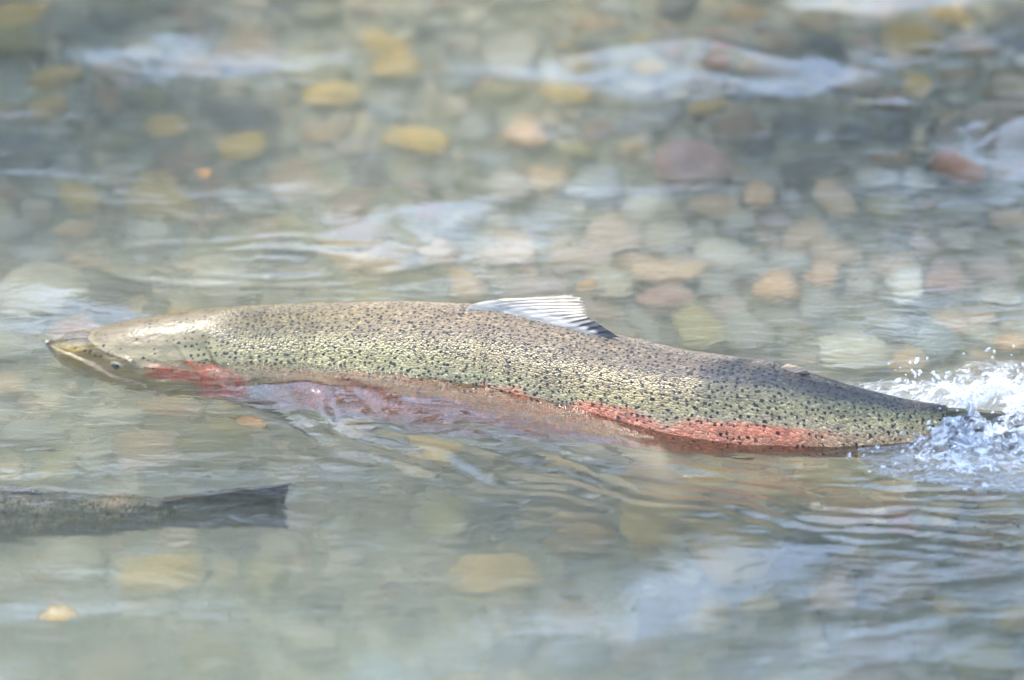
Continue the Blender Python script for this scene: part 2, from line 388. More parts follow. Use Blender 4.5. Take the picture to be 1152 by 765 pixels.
# ------------------------------------------------------------------ trout
def mat_skin(name, dark=1.0):
    M = Mat(name)
    pig = M.n('Attribute', attribute_name='pigment').outputs['Color']
    fuv = M.n('Attribute', attribute_name='fuv').outputs['Vector']
    spot = M.n('Attribute', attribute_name='spot').outputs['Fac']
    wob = M.n('TexNoise', {'Vector': fuv, 'Scale': 420, 'Detail': 1}).outputs[1]
    wv = M.n('VectorMath', {0: wob, 1: (-.5, -.5, -.5)}, operation='ADD').outputs[0]
    wv = M.n('VectorMath', {0: wv, 'Scale': .0022}, operation='SCALE').outputs[0]
    p = M.n('VectorMath', {0: fuv, 1: wv}, operation='ADD').outputs[0]
    vo = M.n('TexVoronoi', {'Vector': p, 'Scale': 1/.0047, 'Randomness': .88}, voronoi_dimensions='2D')
    sep = M.n('SeparateColor', {0: vo.outputs['Color']})
    keep = M.math('LESS_THAN', sep.outputs[0], spot)
    rad = M.math('ADD', M.math('MULTIPLY', sep.outputs[1], .15), .19)
    dd = M.math('SUBTRACT', rad, vo.outputs['Distance'])
    dot = M.math('MULTIPLY', M.math('MULTIPLY', dd, 14.0, True), keep)
    # scales
    ps = M.n('Mapping', {'Vector': fuv, 'Scale': (1.0, 1.25, 1)}).outputs[0]
    vs = M.n('TexVoronoi', {'Vector': ps, 'Scale': 1/.0021, 'Randomness': .85}, voronoi_dimensions='2D')
    s2 = M.n('SeparateColor', {0: vs.outputs['Color']})
    sc = M.n('Attribute', attribute_name='scaly').outputs['Fac']
    br = M.ramp(s2.outputs[0], [(0, .62), (.5, 1.0), (.86, 1.15), (1.0, 1.7)])
    br = M.mix(sc, c4(1, 1, 1), br)
    big = M.n('TexNoise', {'Vector': fuv, 'Scale': 60, 'Detail': 4}).outputs[0]
    c = M.mix(1.0, pig, br, 'MULTIPLY')
    c = M.mix(1.0, c, M.ramp(big, [(.25, .8), (.75, 1.15)]), 'MULTIPLY')
    c = M.mix(M.math('MULTIPLY', dot, .93), c, c4(.006, .006, .006))
    hb = M.math('SUBTRACT', 1.0, vs.outputs['Distance'])
    b = M.n('Bump', {'Height': hb, 'Distance': .0011, 'Strength': M.math('MULTIPLY', sc, .9)}).outputs[0]
    hn = M.n('TexNoise', {'Vector': fuv, 'Scale': 260, 'Detail': 3}).outputs[0]
    b = M.n('Bump', {'Height': hn, 'Distance': .0012, 'Strength': .55, 'Normal': b}).outputs[0]
    pr = M.n('BsdfPrincipled', {'Base Color': c, 'Roughness': M.math('SUBTRACT', .52, M.math('MULTIPLY', sc, .14)), 'Normal': b, 'Specular IOR Level': .45, 'Coat Weight': .14, 'Coat Roughness': .15, 'Coat Normal': b})
    M.l(pr.outputs[0], M.out.inputs[0]); return M.m
def mat_fin(name, trans=.6):
    M = Mat(name)
    pig = M.n('Attribute', attribute_name='pigment').outputs['Color']
    tc = M.n('TexCoord'); n1 = M.n('TexNoise', {'Vector': M.n('Mapping', {'Vector': tc.outputs['Object'], 'Scale': (60, 60, 400)}).outputs[0], 'Scale': 1, 'Detail': 4}).outputs[0]
    c = M.mix(1.0, pig, M.ramp(n1, [(.35, .65), (.65, 1.2)]), 'MULTIPLY')
    pr = M.n('BsdfPrincipled', {'Base Color': c, 'Roughness': .3, 'Coat Weight': .4})
    tr = M.n('BsdfTranslucent', {'Color': c}); m = M.n('MixShader', {0: trans}); M.l(pr.outputs[0], m.inputs[1]); M.l(tr.outputs[0], m.inputs[2])
    M.l(m.outputs[0], M.out.inputs[0]); return M.m
M_SKIN = mat_skin('trout_skin'); M_FIN = mat_fin('trout_fin'); 
M_JAW = mat_simple('jaw_skin', (.62, .50, .36), .35, .6, 90, .1)
M_LIP = mat_simple('pale_lip', (.56, .42, .27), .3, .6, 120, .1)
M_IRIS = mat_simple('eye_iris', (.42, .38, .22), .15, .8)
M_PUPIL = mat_simple('eye_pupil', (.012, .014, .016), .05, 1.0)

class Body:
    def __init__(s, ST):
        ST = np.array(ST, float); xs = np.linspace(ST[0, 0], ST[-1, 0], 3000); cols = []
        h = xs[1]-xs[0]; kw = int(.014/h); ker = np.hanning(2*kw+1); ker /= ker.sum()
        for k in range(1, 6):
            c = np.interp(xs, ST[:, 0], ST[:, k]); pad = np.concatenate([2*c[0]-c[kw:0:-1], c, 2*c[-1]-c[-2:-kw-2:-1]])
            c = np.convolve(pad, ker, 'valid'); cols.append(c)
        s.xs, s.c = xs, cols; s.x0, s.x1 = xs[0], xs[-1]
        d = xs-xs[0]; nose = np.sqrt(np.clip(d/.012, 0, 1))
        for k in (2, 3, 4): s.c[k] = np.maximum(s.c[k], .0035)*(.02+.98*nose)
        s.ty = np.gradient(s.c[0], xs)
    def pt(s, x, t):
        x, t = np.broadcast_arrays(np.asarray(x, float), np.asarray(t, float))
        y, z, au, ad, b = [np.interp(x, s.xs, c) for c in s.c]; ty = np.interp(x, s.xs, s.ty)
        n = np.sqrt(1+ty*ty); sx, sy = ty/n, -1/n          # sideways unit vector, towards the near side
        c_, s_ = np.cos(t), np.sin(t)
        vert = np.sign(c_)*np.abs(c_)**.94*np.where(c_ > 0, au, ad); hor = np.sign(s_)*np.abs(s_)**.94*b
        return np.stack([x+sx*hor, y+sy*hor, z+vert], -1)
    def nrm(s, x, t):
        e = 1e-3; a = s.pt(x+e, t)-s.pt(x-e, t); b = s.pt(x, np.asarray(t)+.02)-s.pt(x, np.asarray(t)-.02)
        n = np.cross(a, b); n /= np.linalg.norm(n, axis=-1, keepdims=True)+1e-12; return n

def tube(P, Rr, k=8, flat=1.0, fdir=None):
    """a tapered tube along the points P, with radii Rr; flat < 1 squashes it along fdir"""
    P = np.asarray(P, float); n = len(P); T = np.gradient(P, axis=0); T /= np.linalg.norm(T, axis=1, keepdims=True)
    up = np.array(fdir if fdir is not None else (0, 0, 1.)); A = np.cross(T, up); A /= np.linalg.norm(A, axis=1, keepdims=True)+1e-9; B = np.cross(A, T)
    th = np.linspace(0, 2*math.pi, k, endpoint=False); Rr = np.broadcast_to(Rr, n)
    V = P[:, None]+Rr[:, None, None]*(np.cos(th)[None, :, None]*A[:, None]+flat*np.sin(th)[None, :, None]*B[:, None])
    F = grid_faces(n, k, 0, True); V = V.reshape(-1, 3)
    V = np.concatenate([V, P[:1], P[-1:]]); c0, c1 = len(V)-2, len(V)-1
    j = np.arange(0, k, 2); e = (n-1)*k
    F = np.concatenate([F, np.stack([np.full(len(j), c0), (j+2) % k, (j+1) % k, j], 1), np.stack([np.full(len(j), c1), e+j, e+(j+1) % k, e+(j+2) % k], 1)])
    return V, F

def slab(G, N, th):
    """a thin plate with thickness from a grid of points G (nu, nv, 3) and their normals N"""
    nu, nv = G.shape[:2]; th = np.broadcast_to(th, (nu, nv))[..., None]
    A = (G+N*th/2).reshape(-1, 3); B = (G-N*th/2).reshape(-1, 3); n = nu*nv
    F = [grid_faces(nu, nv), grid_faces(nu, nv, n)[:, ::-1]]
    i = np.arange(n).reshape(nu, nv)
    for e in (i[:, 0], i[-1, :], i[::-1, -1], i[0, ::-1]):
        F.append(np.stack([e[:-1], e[1:], e[1:]+n, e[:-1]+n], 1))
    return np.concatenate([A, B]), np.concatenate(F)

def fin(name, parent, bases, tips, nrm, col, mat=None, nrays=10, th=.0012, rag=.03, seed=0, ray_col=None, ray_r=.0006, curve=0.0, bulge=0.0):
    """membrane between base points and tip points, with its rays as sub-parts"""
    bases = np.asarray(bases, float); tips = np.asarray(tips, float); na = 60; nr_ = 16
    a = np.linspace(0, 1, na); q = np.linspace(0, 1, len(bases))
    Bp = np.stack([np.interp(a, q, bases[:, k]) for k in range(3)], 1); Tp = np.stack([np.interp(a, q, tips[:, k]) for k in range(3)], 1)
    rs = np.random.RandomState(seed); ragv = 1-rag*(np.abs(np.sin(a*nrays*math.pi))*.5+rs.rand(na)*.5)
    r = np.linspace(0, 1, nr_)
    nrm = np.asarray(nrm, float); nrm = nrm/np.linalg.norm(nrm)
    G = Bp[:, None]+(Tp-Bp)[:, None]*(r[None, :, None]*ragv[:, None, None])
    G = G+nrm*(curve*np.sin(r*2.2)[None, :, None]+.0007*np.sin(a*nrays*2*math.pi)[:, None, None]*r[None, :, None])
    G[..., 2] += bulge*(np.sin(np.sqrt(r)*math.pi)[None]*(1-a[:, None])**1.5)
    N = np.broadcast_to(nrm, G.shape); tt = th*(1-.6*r)[None, :]*np.ones((na, 1))
    V, F = slab(G, N, tt); o = np_mesh(name, V, F, mat or M_FIN, parent)
    A2, R2 = np.meshgrid(a, r, indexing='ij'); C = col(A2, R2).reshape(-1, 3); set_col(o, 'pigment', np.concatenate([C, C]))
    for k in range(nrays):
        ak = (k+.5)/nrays; i = int(ak*(na-1)); P = G[i]; rr = ray_r*(1-.7*r)
        V, F = tube(P, rr+th*.35, 6, fdir=tuple(nrm)); ro = np_mesh('ray', V, F, mat or M_FIN, o)
        Ck = col(np.full(nr_, ak), r)*(ray_col if ray_col is not None else .8); C6 = np.repeat(Ck, 6, 0); C6 = np.concatenate([C6, C6[:1], C6[-1:]])
        set_col(ro, 'pigment', C6)
    return o
def V3(*c): return np.array(c, float)
def lerp(a, b, t): return a+(b-a)*np.asarray(t)[..., None]

def trout(name, label, ST, dx, pig, spots, dark=False, tail_len=.085, tail_h=(.05, .05), tail_bend=0.0, dorsal=None):
    B = Body(ST); root = bpy.data.objects.new(name, None); SC.collection.objects.link(root)
    mid = B.pt((B.x0+B.x1)/2, 0.0); tag(root, label, 'fish', 'rainbow trout in the river')
    xs = np.concatenate([np.linspace(B.x0, B.x0+.02, 24, endpoint=False), np.arange(B.x0+.02, B.x0+.19, .0012), np.arange(B.x0+.19, B.x1, .0022), [B.x1]])
    nt_ = 150; t = np.linspace(-math.pi, math.pi, nt_, endpoint=False)
    Xg, Tg = np.meshgrid(xs, t, indexing='ij'); P = B.pt(Xg, Tg); N = B.nrm(Xg, Tg)
    F_ = Xg-dx                                            # position along the fish in the first trout's coordinates
    ta = np.degrees(np.abs(Tg))
    # relief of the head: gill cover edge, cheek line, eye socket, nostril, mouth cleft
    ge = np.interp(ta, [30, 45, 60, 75, 90, 110, 130, 160], [-.235, -.237, -.231, -.220, -.205, -.205, -.218, -.235])
    pe = np.interp(ta, [40, 58, 80, 100, 130], [-.262, -.254, -.243, -.238, -.250])
    fade = ss(28, 50, ta)
    dsp = .0035*ss(-.028, 0, F_-ge)*(1-ss(0, .0025, F_-ge))*fade
    dsp += .0014*ss(-.016, 0, F_-pe)*(1-ss(0, .002, F_-pe))*fade
    dsp -= .0018*np.exp(-(((F_+.301)/.008)**2+((ta-73)/12)**2))
    dsp -= .0020*np.exp(-(((F_+.331)/.0025)**2+((ta-52)/6)**2))
    mt = np.interp(F_, [-.362, -.345, -.33, -.309, -.289], [70, 78, 84, 104, 114])
    dsp -= .0026*np.exp(-((ta-mt)/4.0)**2)*(F_ < -.286)*ss(-.362, -.352, F_)
    dsp += .0006*fbm(F_*30, Tg*3, 2, 60)*ss(-.2, -.3, F_)
    P = P+N*dsp[..., None]*1.0
    tail_cap = P[-1].mean(0)
    V = P.reshape(-1, 3); F = grid_faces(len(xs), nt_, 0, True)
    V = np.concatenate([V, [P[0].mean(0)], [tail_cap]]); j = np.arange(0, nt_, 2); e = (len(xs)-1)*nt_
    F = np.concatenate([F, np.stack([np.full(len(j), len(V)-2), (j+2) % nt_, (j+1) % nt_, j], 1), np.stack([np.full(len(j), len(V)-1), e+j, e+(j+1) % nt_, e+(j+2) % nt_], 1)])
    bodyo = np_mesh('body', V, F, M_SKIN, root)
    bm = bmesh.new(); bm.from_mesh(bodyo.data); bmesh.ops.recalc_face_normals(bm, faces=bm.faces[:]); bm.to_mesh(bodyo.data); bm.free()
    C = pig(F_, ta, Tg).reshape(-1, 3); C = np.concatenate([C, C[:1], C[-1:]]); set_col(bodyo, 'pigment', np.clip(C, 0, 1))
    S = spots(F_, ta).reshape(-1); scl = (ss(-.25, -.20, F_-.0*ta)*np.ones_like(F_)).reshape(-1)
    for nm, A in (('spot', S), ('scaly', scl)):
        at_ = bodyo.data.attributes.new(nm, 'FLOAT', 'POINT'); at_.data.foreach_set('value', np.concatenate([A, A[:1], A[-1:]]).astype(np.float32))
    hgt = np.interp(Xg, B.xs, (B.c[2]+B.c[3]+2*B.c[4])/4)*1.06
    hgt = np.maximum(hgt, .018)
    U = np.stack([F_, Tg*hgt, 0*F_], -1).reshape(-1, 3); set_vec(bodyo, 'fuv', np.concatenate([U, U[:1], U[-1:]]))
    # eyes, jaws
    for sg in (1, -1):
        c = B.pt(dx-.301, sg*R(75)); n = B.nrm(dx-.301, sg*R(75)); n = n if np.dot(n, c-B.pt(dx-.301, 0)*[1, 1, 0]-[0, 0, c[2]]) > 0 else -n
        ey = uvball('eye', c-n*.0022, (.0062, .0062, .0062), M_IRIS, root)
        uvball('pupil', c+n*.0019, (.0036, .0036, .0036), M_PUPIL, ey)
        u = np.linspace(0, 1, 26); xx = np.interp(u, [0, .3, .6, 1], [-.361, -.340, -.312, -.284])+dx; tt = np.interp(u, [0, .3, .6, 1], [62, 74, 93, 112])
        Q = B.pt(xx, sg*np.radians(tt)); Vt, Ft = tube(Q, .0012+.0032*np.sin(u*2.6)**1.0*(u > 0), 10, .55); np_mesh('upper_jaw', Vt, Ft, M_LIP, root)
    u = np.linspace(0, 1, 30); ce = B.pt(np.interp(u, [0, 1], [-.364, -.27])+dx, math.pi)
    ce[:, 2] += np.interp(u, [0, .08, .25, 1], [.006, -.002, -.003, .006]); Vt, Ft = tube(ce, np.interp(u, [0, .06, .3, 1], [.0035, .0065, .011, .016]), 16, .55); np_mesh('lower_jaw', Vt, Ft, M_JAW, root)
    # tail fin
    x1 = B.x1; yb, zb = B.c[0][-1], B.c[1][-1]; au, ad = B.c[2][-1], B.c[3][-1]
    a = np.linspace(0, 1, 13); zb_ = zb+lerp(V3(au*.92), V3(-ad*.92), a)[:, 0]
    bases = np.stack([np.full(13, x1-.012), np.full(13, yb), zb_], 1)
    zt = zb+lerp(V3(tail_h[0]), V3(-tail_h[1]), a)[:, 0]; xt = x1+tail_len*(1-(.05 if dark else .16)*np.sin(a*math.pi))
    tips = np.stack([xt, yb+tail_bend*np.ones(13), zt], 1)
    tc_ = (lambda A, Rr: lerp(V3(.20, .175, .11), V3(.24, .22, .16), ss(0, .7, Rr))) if dark else (lambda A, Rr: lerp(V3(.30, .27, .17), V3(.20, .19, .14), Rr))
    fin('tail_fin', root, bases, tips, (tail_bend*-1, 1, 0) if False else (0, 1, 0), tc_, nrays=14, th=.0055, rag=.05, seed=3, curve=.004)
    # dorsal fin
    xb = np.linspace(-.038, .068, 13); a = np.linspace(0, 1, 13)
    bases = B.pt(xb+dx, 0.0)-np.array([0, 0, .002])
    hx = np.interp(a, [0, .12, .3, .6, .85, 1], [.050, .057, .059, .058, .070, .083]); hh = np.interp(a, [0, .12, .3, .6, .85, 1], [.0315, .029, .023, .015, .009, .003])
    if dorsal == 'low': hh = hh*.7
    tips = B.pt(hx+dx, 0.0); tips[:, 2] += hh; tips[:, 1] += np.interp(a, [0, .5, 1], [.020, .010, 0]); tips[:, 2] -= np.interp(a, [0, .5, 1], [.0105, .005, 0])
    def dcol(A, Rr):
        base = lerp(V3(.70, .64, .54), V3(.78, .68, .52), Rr)
        st = .5+.5*np.sin(A*math.pi*26+Rr*5); k = ss(.50, .8, A+.15*(st-.5))*ss(.35, .62, Rr+.2*(st-.5)); k = np.maximum(k, ss(.86, .95, A)*ss(.1, .5, Rr)); k2 = .22*ss(.6, .95, st)*ss(.45, .7, A)*ss(.15, .3, Rr)
        c = lerp(base, V3(.10, .095, .10), np.clip(k*.95+k2, 0, 1)[..., None][..., 0])
        return c*.35 if dark else c
    fin('dorsal_fin', root, bases, tips, (0, 1, -.5), dcol, nrays=12, th=.0016, rag=.07, seed=8, ray_col=1.0, ray_r=.00025, bulge=.006)
    # adipose fin
    xb = np.linspace(.203, .216, 7); bases = B.pt(xb+dx, 0.0)-np.array([0, 0, .0015]); a = np.linspace(0, 1, 7)
    tips = B.pt(np.interp(a, [0, .5, 1], [.209, .220, .226])+dx, 0.0); tips[:, 2] += np.interp(a, [0, .4, .8, 1], [.0045, .0058, .0045, .0015])
    fin('adipose_fin', root, bases, tips, (0, 1, 0), lambda A, Rr: (lerp(V3(.85, .68, .50), V3(.10, .08, .07), ss(.75, .95, A)*1.0))*(.5 if dark else 1), nrays=4, th=.0028, rag=.02, seed=5)
    # paired fins and anal fin under the water
    olive = lambda A, Rr: lerp(V3(.34, .28, .16), V3(.22, .20, .14), Rr)*(.5 if dark else 1)
    for sg in (1, -1):
        for nm, xa, xe, tdeg, ln, dn in (('pectoral_fin', -.205, -.190, 138, .060, -.030), ('pelvic_fin', .060, .074, 166, .046, -.016)):
            a = np.linspace(0, 1, 8); bases = B.pt(np.linspace(xa, xe, 8)+dx, sg*R(tdeg)); tips = bases.copy()
            tips[:, 0] += np.interp(a, [0, 1], [ln, ln*.35]); tips[:, 1] -= sg*np.interp(a, [0, 1], [.030, .014]); tips[:, 2] += np.interp(a, [0, 1], [dn, dn*.4])
            fin(nm, root, bases, tips, (0, .6*sg, .8), lambda A, Rr: olive(A, Rr)*.9, nrays=8, th=.0014, rag=.04, seed=4)
    a = np.linspace(0, 1, 8); bases = B.pt(np.linspace(.150, .205, 8)+dx, math.pi)+np.array([0, 0, .002]); tips = bases+np.stack([np.interp(a, [0, 1], [.035, .012]), 0*a, np.interp(a, [0, 1], [-.016, -.008])], 1)
    fin('anal_fin', root, bases, tips, (0, 1, 0), olive, nrays=9, th=.0014, rag=.04, seed=6)
    return root, B

def uvball(name, c, r, mat, parent=None, nu=16, nv=24):
    th = np.linspace(0.05, math.pi-.05, nu); ph = np.linspace(0, 2*math.pi, nv, endpoint=False); T_, P_ = np.meshgrid(th, ph, indexing='ij')
    G = np.stack([r[0]*np.sin(T_)*np.cos(P_), r[1]*np.sin(T_)*np.sin(P_), r[2]*np.cos(T_)], -1)+np.asarray(c)
    V = G.reshape(-1, 3); F = grid_faces(nu, nv, 0, True)[:, ::-1]; j = np.arange(0, nv, 2); e = (nu-1)*nv
    V = np.concatenate([V, [np.asarray(c)+[0, 0, r[2]]], [np.asarray(c)-[0, 0, r[2]]]])
    F = np.concatenate([F, np.stack([np.full(len(j), len(V)-2), j, (j+1) % nv, (j+2) % nv], 1), np.stack([np.full(len(j), len(V)-1), e+(j+2) % nv, e+(j+1) % nv, e+j], 1)])
    return np_mesh(name, V, F, mat, parent)

ST1 = [(-.362,.012,-.024,.009,.012,.008),(-.345,.009,-.023,.019,.026,.018),(-.32,.003,-.022,.030,.042,.026),(-.295,-.003,-.022,.038,.054,.032),
 (-.26,-.004,-.023,.046,.060,.037),(-.22,-.005,-.027,.055,.064,.040),(-.157,-.006,-.034,.066,.066,.043),(-.09,-.020,-.030,.072,.072,.045),
 (-.012,-.037,-.025,.073,.074,.045),(.06,-.065,-.024,.067,.066,.042),(.13,-.105,-.010,.058,.055,.036),(.195,-.130,.008,.046,.043,.028),
 (.25,-.142,.006,.036,.034,.021),(.294,-.147,.003,.030,.028,.014),(.33,-.150,0,.029,.028,.005)]
def pig_bright(x, ta, T):
    n = fbm(x*45, T*7, 3, 70)*.5; n2 = fbm(x*14+4, T*2.5, 2, 75)
    tt = ta+8*n+3*n2
    back = lerp(V3(.19, .16, .09), V3(.27, .21, .155), ss(-.2, -.02, x)); back = lerp(back, V3(.19, .155, .13), ss(.02, .14, x)); back = lerp(back, V3(.07, .062, .05), ss(.14, .25, x))
    gold = lerp(V3(.36, .32, .175), V3(.42, .335, .21), ss(-.1, .02, x)); gold = lerp(gold, V3(.33, .30, .17), ss(.15, .28, x))
    green = lerp(V3(.50, .44, .26), V3(.54, .45, .25), ss(-.05, .15, x)); pink = V3(.95, .31, .17); belly = V3(.62, .46, .38)
    c = lerp(V3(.24, .21, .20)*np.ones(x.shape+(3,))*.6, back, ss(0, 16, tt)+ss(.1, -.1, x)*.6*(1-ss(0, 16, tt)))
    c = lerp(c, gold, ss(26, 50, tt)); c = lerp(c, green, ss(50, 63, tt)*.9)
    pk = ss(63, 71, tt-12*ss(.06, .2, x)+5*(1-ss(-.2, -.1, x)))*(1-ss(108, 130, tt)); pk = pk*ss(-.21, -.15, x)*(1-.85*ss(.2, .27, x)); pk = pk*np.clip(.85+.5*n, 0, 1)*(.95+.05*ss(-.06, .10, x+.002*(90-ta)))
    c = lerp(c, belly, ss(100, 118, tt)); c = lerp(c, pink*np.ones_like(c), np.clip(pk, 0, 1)*.92)
    c = lerp(c*V3(.63, .57, .43)*(1+.30*ss(.02, -.14, x))[..., None], c*V3(.72, .62, .56), ss(60, 75, ta))*(1-.25*ss(-.10, -.22, x)*(1-ss(55, 75, ta)))[..., None]
    # head: olive-cream crown, ochre snout, red gill cover patches
    hd = ss(-.236, -.262, x); crown = lerp(V3(.24, .20, .12), V3(.62, .54, .30), ss(12, 72, tt))*.85; crown = lerp(crown, V3(.50, .42, .18), ss(-.31, -.335, x)*ss(20, 50, tt)); crown = lerp(crown, V3(.50, .42, .26), ss(88, 112, tt))
    crown = crown*V3(.50, .45, .38)*(1+.9*np.maximum(ss(58, 82, ta), ss(-.318, -.338, x)))[..., None]*(1+.25*fbm(x*70, T*10, 3, 79))[..., None]
    c = lerp(c, crown, hd)
    wx = x+.0015*n; 
    A = ss(64, 73, tt+3*n)*(1-ss(88, 100, tt+3*n))*ss(-.291, -.274, wx+.002*n)*(1-ss(-.250, -.2465, wx+.0002*(80-ta)))
    Bq = ss(56+.9*np.clip((x+.25)/.05, 0, 1)*22, 61+.9*np.clip((x+.25)/.05, 0, 1)*22, tt)*(1-ss(112, 118, tt))*ss(-.250, -.2465, wx+.0002*(80-ta))*(1-ss(-.212, -.196, wx+.003*n))
    gap = np.exp(-((x+.2475-.0003*(ta-80))/.0013)**2); gap2 = np.exp(-((x+.216-.0005*(ta-95))/.0012)**2)*(ta > 88)
    k = np.clip(A+Bq, 0, 1)*(1-.75*gap)*(1-.6*gap2)*np.clip(.78+.9*n+.5*fbm(x*160, T*22, 2, 78), .15, 1)
    c = lerp(c, V3(.92, .17, .10)*np.ones_like(c), k)
    return c
def spot_bright(x, ta):
    d = np.interp(x, [-.36, -.26, -.235, -.2, .0, .3], [.22, .30, .8, .9, .96, .98])
    return d*(1-ss(66, 84, ta)*(1-.35*ss(.1, .2, x))*np.ones_like(x))*(1-.0*ta)
t1, B1 = trout('rainbow_trout', 'large spotted rainbow trout with red gill cover breaking the water surface', ST1, 0.0, pig_bright, spot_bright,
    tail_len=.075, tail_h=(.010, .055), tail_bend=.012)
DX2 = -.583
ST2 = [(a[0]+DX2, np.interp(a[0], [-.36, -.1, .16, .33], [-.139, -.179, -.195, -.217]), np.interp(a[0], [-.36, 0, .16, .33], [-.10, -.098, -.082, -.052]), a[3]*.93, a[4]*.93, a[5]*.95) for a in ST1]
def pig_dark(x, ta, T):
    n = fbm(x*60, T*9, 3, 170); c = lerp(V3(.09, .09, .06), V3(.32, .27, .15), ss(.1, .4, n)*ss(5, 35, ta)); c = lerp(c, V3(.09, .09, .07), ss(70, 110, ta)); return lerp(c, V3(.38, .26, .14), .9*np.exp(-(((x-.285)/.012)**2+((ta-25)/22)**2)))
t2, B2 = trout('dark_trout', 'dark spotted trout under the water at the left edge, only its tail end showing', ST2, DX2, pig_dark, lambda x, ta: np.full_like(x, .9), dark=True,
    tail_len=.088, tail_h=(.049, .022), dorsal='low')

# ------------------------------------------------------------------ water
SWELLS = [(478, 252, 85, 30, .0082, .1), (1135, 150, 60, 36, .006, .1), (690, 68, 150, 30, .0075, 0), (820, 72, 90, 20, .005, 0), (1140, 160, 55, 30, .006, .2),
 (60, 338, 110, 34, .0055, -.1), (210, 50, 150, 34, .006, 0), (430, 200, 200, 30, .003, 0), (700, 640, 260, 60, .007, .1), (1000, -10, 120, 16, .004, 0)]
# where the trout's skin cuts the water surface, on its near and far side
_wx = np.linspace(-.36, .34, 400); _SK = B1.pt(_wx[:, None], np.linspace(-math.pi, math.pi, 361)[None, :])
_dry = np.clip((_SK[..., 2].max(1)-.001)/.006, 0, 1); _m = _SK[..., 2] > -.001
_yn = np.where(_m.any(1), np.where(_m, _SK[..., 1], 9).min(1), _SK[..., 1].mean(1)); _yf = np.where(_m.any(1), np.where(_m, _SK[..., 1], -9).max(1), _SK[..., 1].mean(1))
def hwater(x, y):
    h = 0*x
    core = np.exp(-((x/1.6)**2+(y/2.0)**2)**2)
    calm = (1-.75*gpx(x, y, 900, 320, 300, 110, p=4))*(1-.95*gpx(x, y, 170, 402, 150, 60, p=4))
    h = h + .0030*fbm(x*2.2+3, y*3.4, 2, 1)
    wx = x+.03*perlin(x*5, y*7, 9); wy = y+.03*perlin(x*4, y*6, 13)
    h = h + .0020*perlin(wx*6, wy*12, 2)*calm
    h = h + .0006*perlin(wx*15, wy*34, 3)*calm*core
    h = h + .00022*perlin(wx*34, wy*90, 4)*calm*core
    # smooth hump of water lifted over the trout's head, and the bow wave that trails from it along the near flank
    h = h - .0010*gpx(x, y, 170, 390, 90, 34)
    h = h + .0050*gpx(x, y, 440, 450, 105, 22, -.16) + .004*gpx(x, y, 330, 440, 60, 12, -.1)
    # ring of ripples shed behind the head
    c = at(300, 297); X = (x-c[0])/(.125); Y_ = (y-c[1])/(.040); r = np.sqrt(X*X+Y_*Y_+.01)+.12*perlin(x*14, y*22, 31)
    h = h + .0006*np.cos(r*15)*np.exp(-(r/1.25)**4)
    # long standing swells whose near slopes look up at the bright sky
    for (u, v, ru, rv, a, rot) in SWELLS: h = h + 1.75*a*gpx(x+.035*perlin(x*9, y*11, 91)+.006*perlin(x*24, y*30, 93), y+.022*perlin(x*12, y*10, 92)+.004*perlin(x*30, y*26, 94), u, v, ru, rv, rot)
    # wake: steep little wrinkles in the rough water below the tail half and in the far left
    rough = calm*gpx(x, y, 950, 570, 260, 60, -.1)+.8*gpx(x, y, 120, 120, 260, 150)+.6*gpx(x, y, 1000, 90, 200, 90)+.5*gpx(x, y, 300, 640, 500, 110)
    h = h + rough*(.0005*perlin(wx*24+wy*20, wy*60, 23)+.0007*perlin(wx*12, wy*34, 21)+.00035*perlin(wx*30+y*6, wy*80, 22))
    h = h - .005*gpx(x, y, 900, 535, 200, 42, -.05)
    h = h + .0009*perlin(x*34, y*50, 97)*gpx(x, y, 170, 385, 100, 45)
    yn = np.interp(x, _wx, _yn); yf = np.interp(x, _wx, _yf); dry = np.interp(x, _wx, _dry, left=0, right=0)*(1-ss(.29, .335, x))*ss(-.30, -.12, x)
    dn = np.clip(yn-y, 0, 9); df_ = np.clip(y-yf, 0, 9); wob = .013*perlin(x*13, y*16, 51)+.004*perlin(x*40, y*50, 52)
    h = h + dry*(.0022*np.exp(-dn/.005)+.00045*np.cos((dn+wob)*2*math.pi/.017)*np.exp(-dn/.05)*(dn > 0)+.0016*np.exp(-df_/.005)*(df_ > 0)+.0003*np.cos((df_+wob)*2*math.pi/.012)*np.exp(-df_/.03)*(df_ > 0))
    # V-shaped bow waves fanning out from the shoulder on the near side
    for (u0, v0, u1, v1, a, lam, wd) in ((330, 430, 640, 560, .0011, .030, .045), (560, 515, 900, 620, .0004, .026, .05), (700, 535, 1150, 600, .0005, .019, .06)):
        p = at(u0, v0); q = at(u1, v1); L2 = math.hypot(q[0]-p[0], q[1]-p[1]); tx_, ty_ = (q[0]-p[0])/L2, (q[1]-p[1])/L2
        al = ((x-p[0])*tx_+(y-p[1])*ty_)/L2; pe = (x-p[0])*-ty_+(y-p[1])*tx_+.012*np.sin(al*4)+.015*perlin(x*10, y*13, 57)+.004*perlin(x*34, y*44, 58)
        h = h + a*np.cos(pe*2*math.pi/lam)*np.exp(-(pe/wd)**2)*ss(-.1, .25, al)*(1-ss(.8, 1.15, al))
    return h
ax = warp_axis(.56, .0026, 45, 1.14); ay = warp_axis(.86, .0026, 45, 1.14)
X, Y = np.meshgrid(ax, ay, indexing='ij'); Z = hwater(X, Y)
nx, ny = X.shape
V = np.stack([X, Y, Z], -1).reshape(-1, 3); F = grid_faces(nx, ny)
lo = V.copy(); lo[:, 2] = -1.6
ring = np.concatenate([np.arange(ny), np.arange(1, nx)*ny+ny-1, (nx-1)*ny+np.arange(ny-2, -1, -1), np.arange(nx-2, 0, -1)*ny])
base = len(V); LV = V[ring].copy(); LV[:, 2] = -1.6
nr = len(ring); k = np.arange(nr); k2 = (k+1) % nr
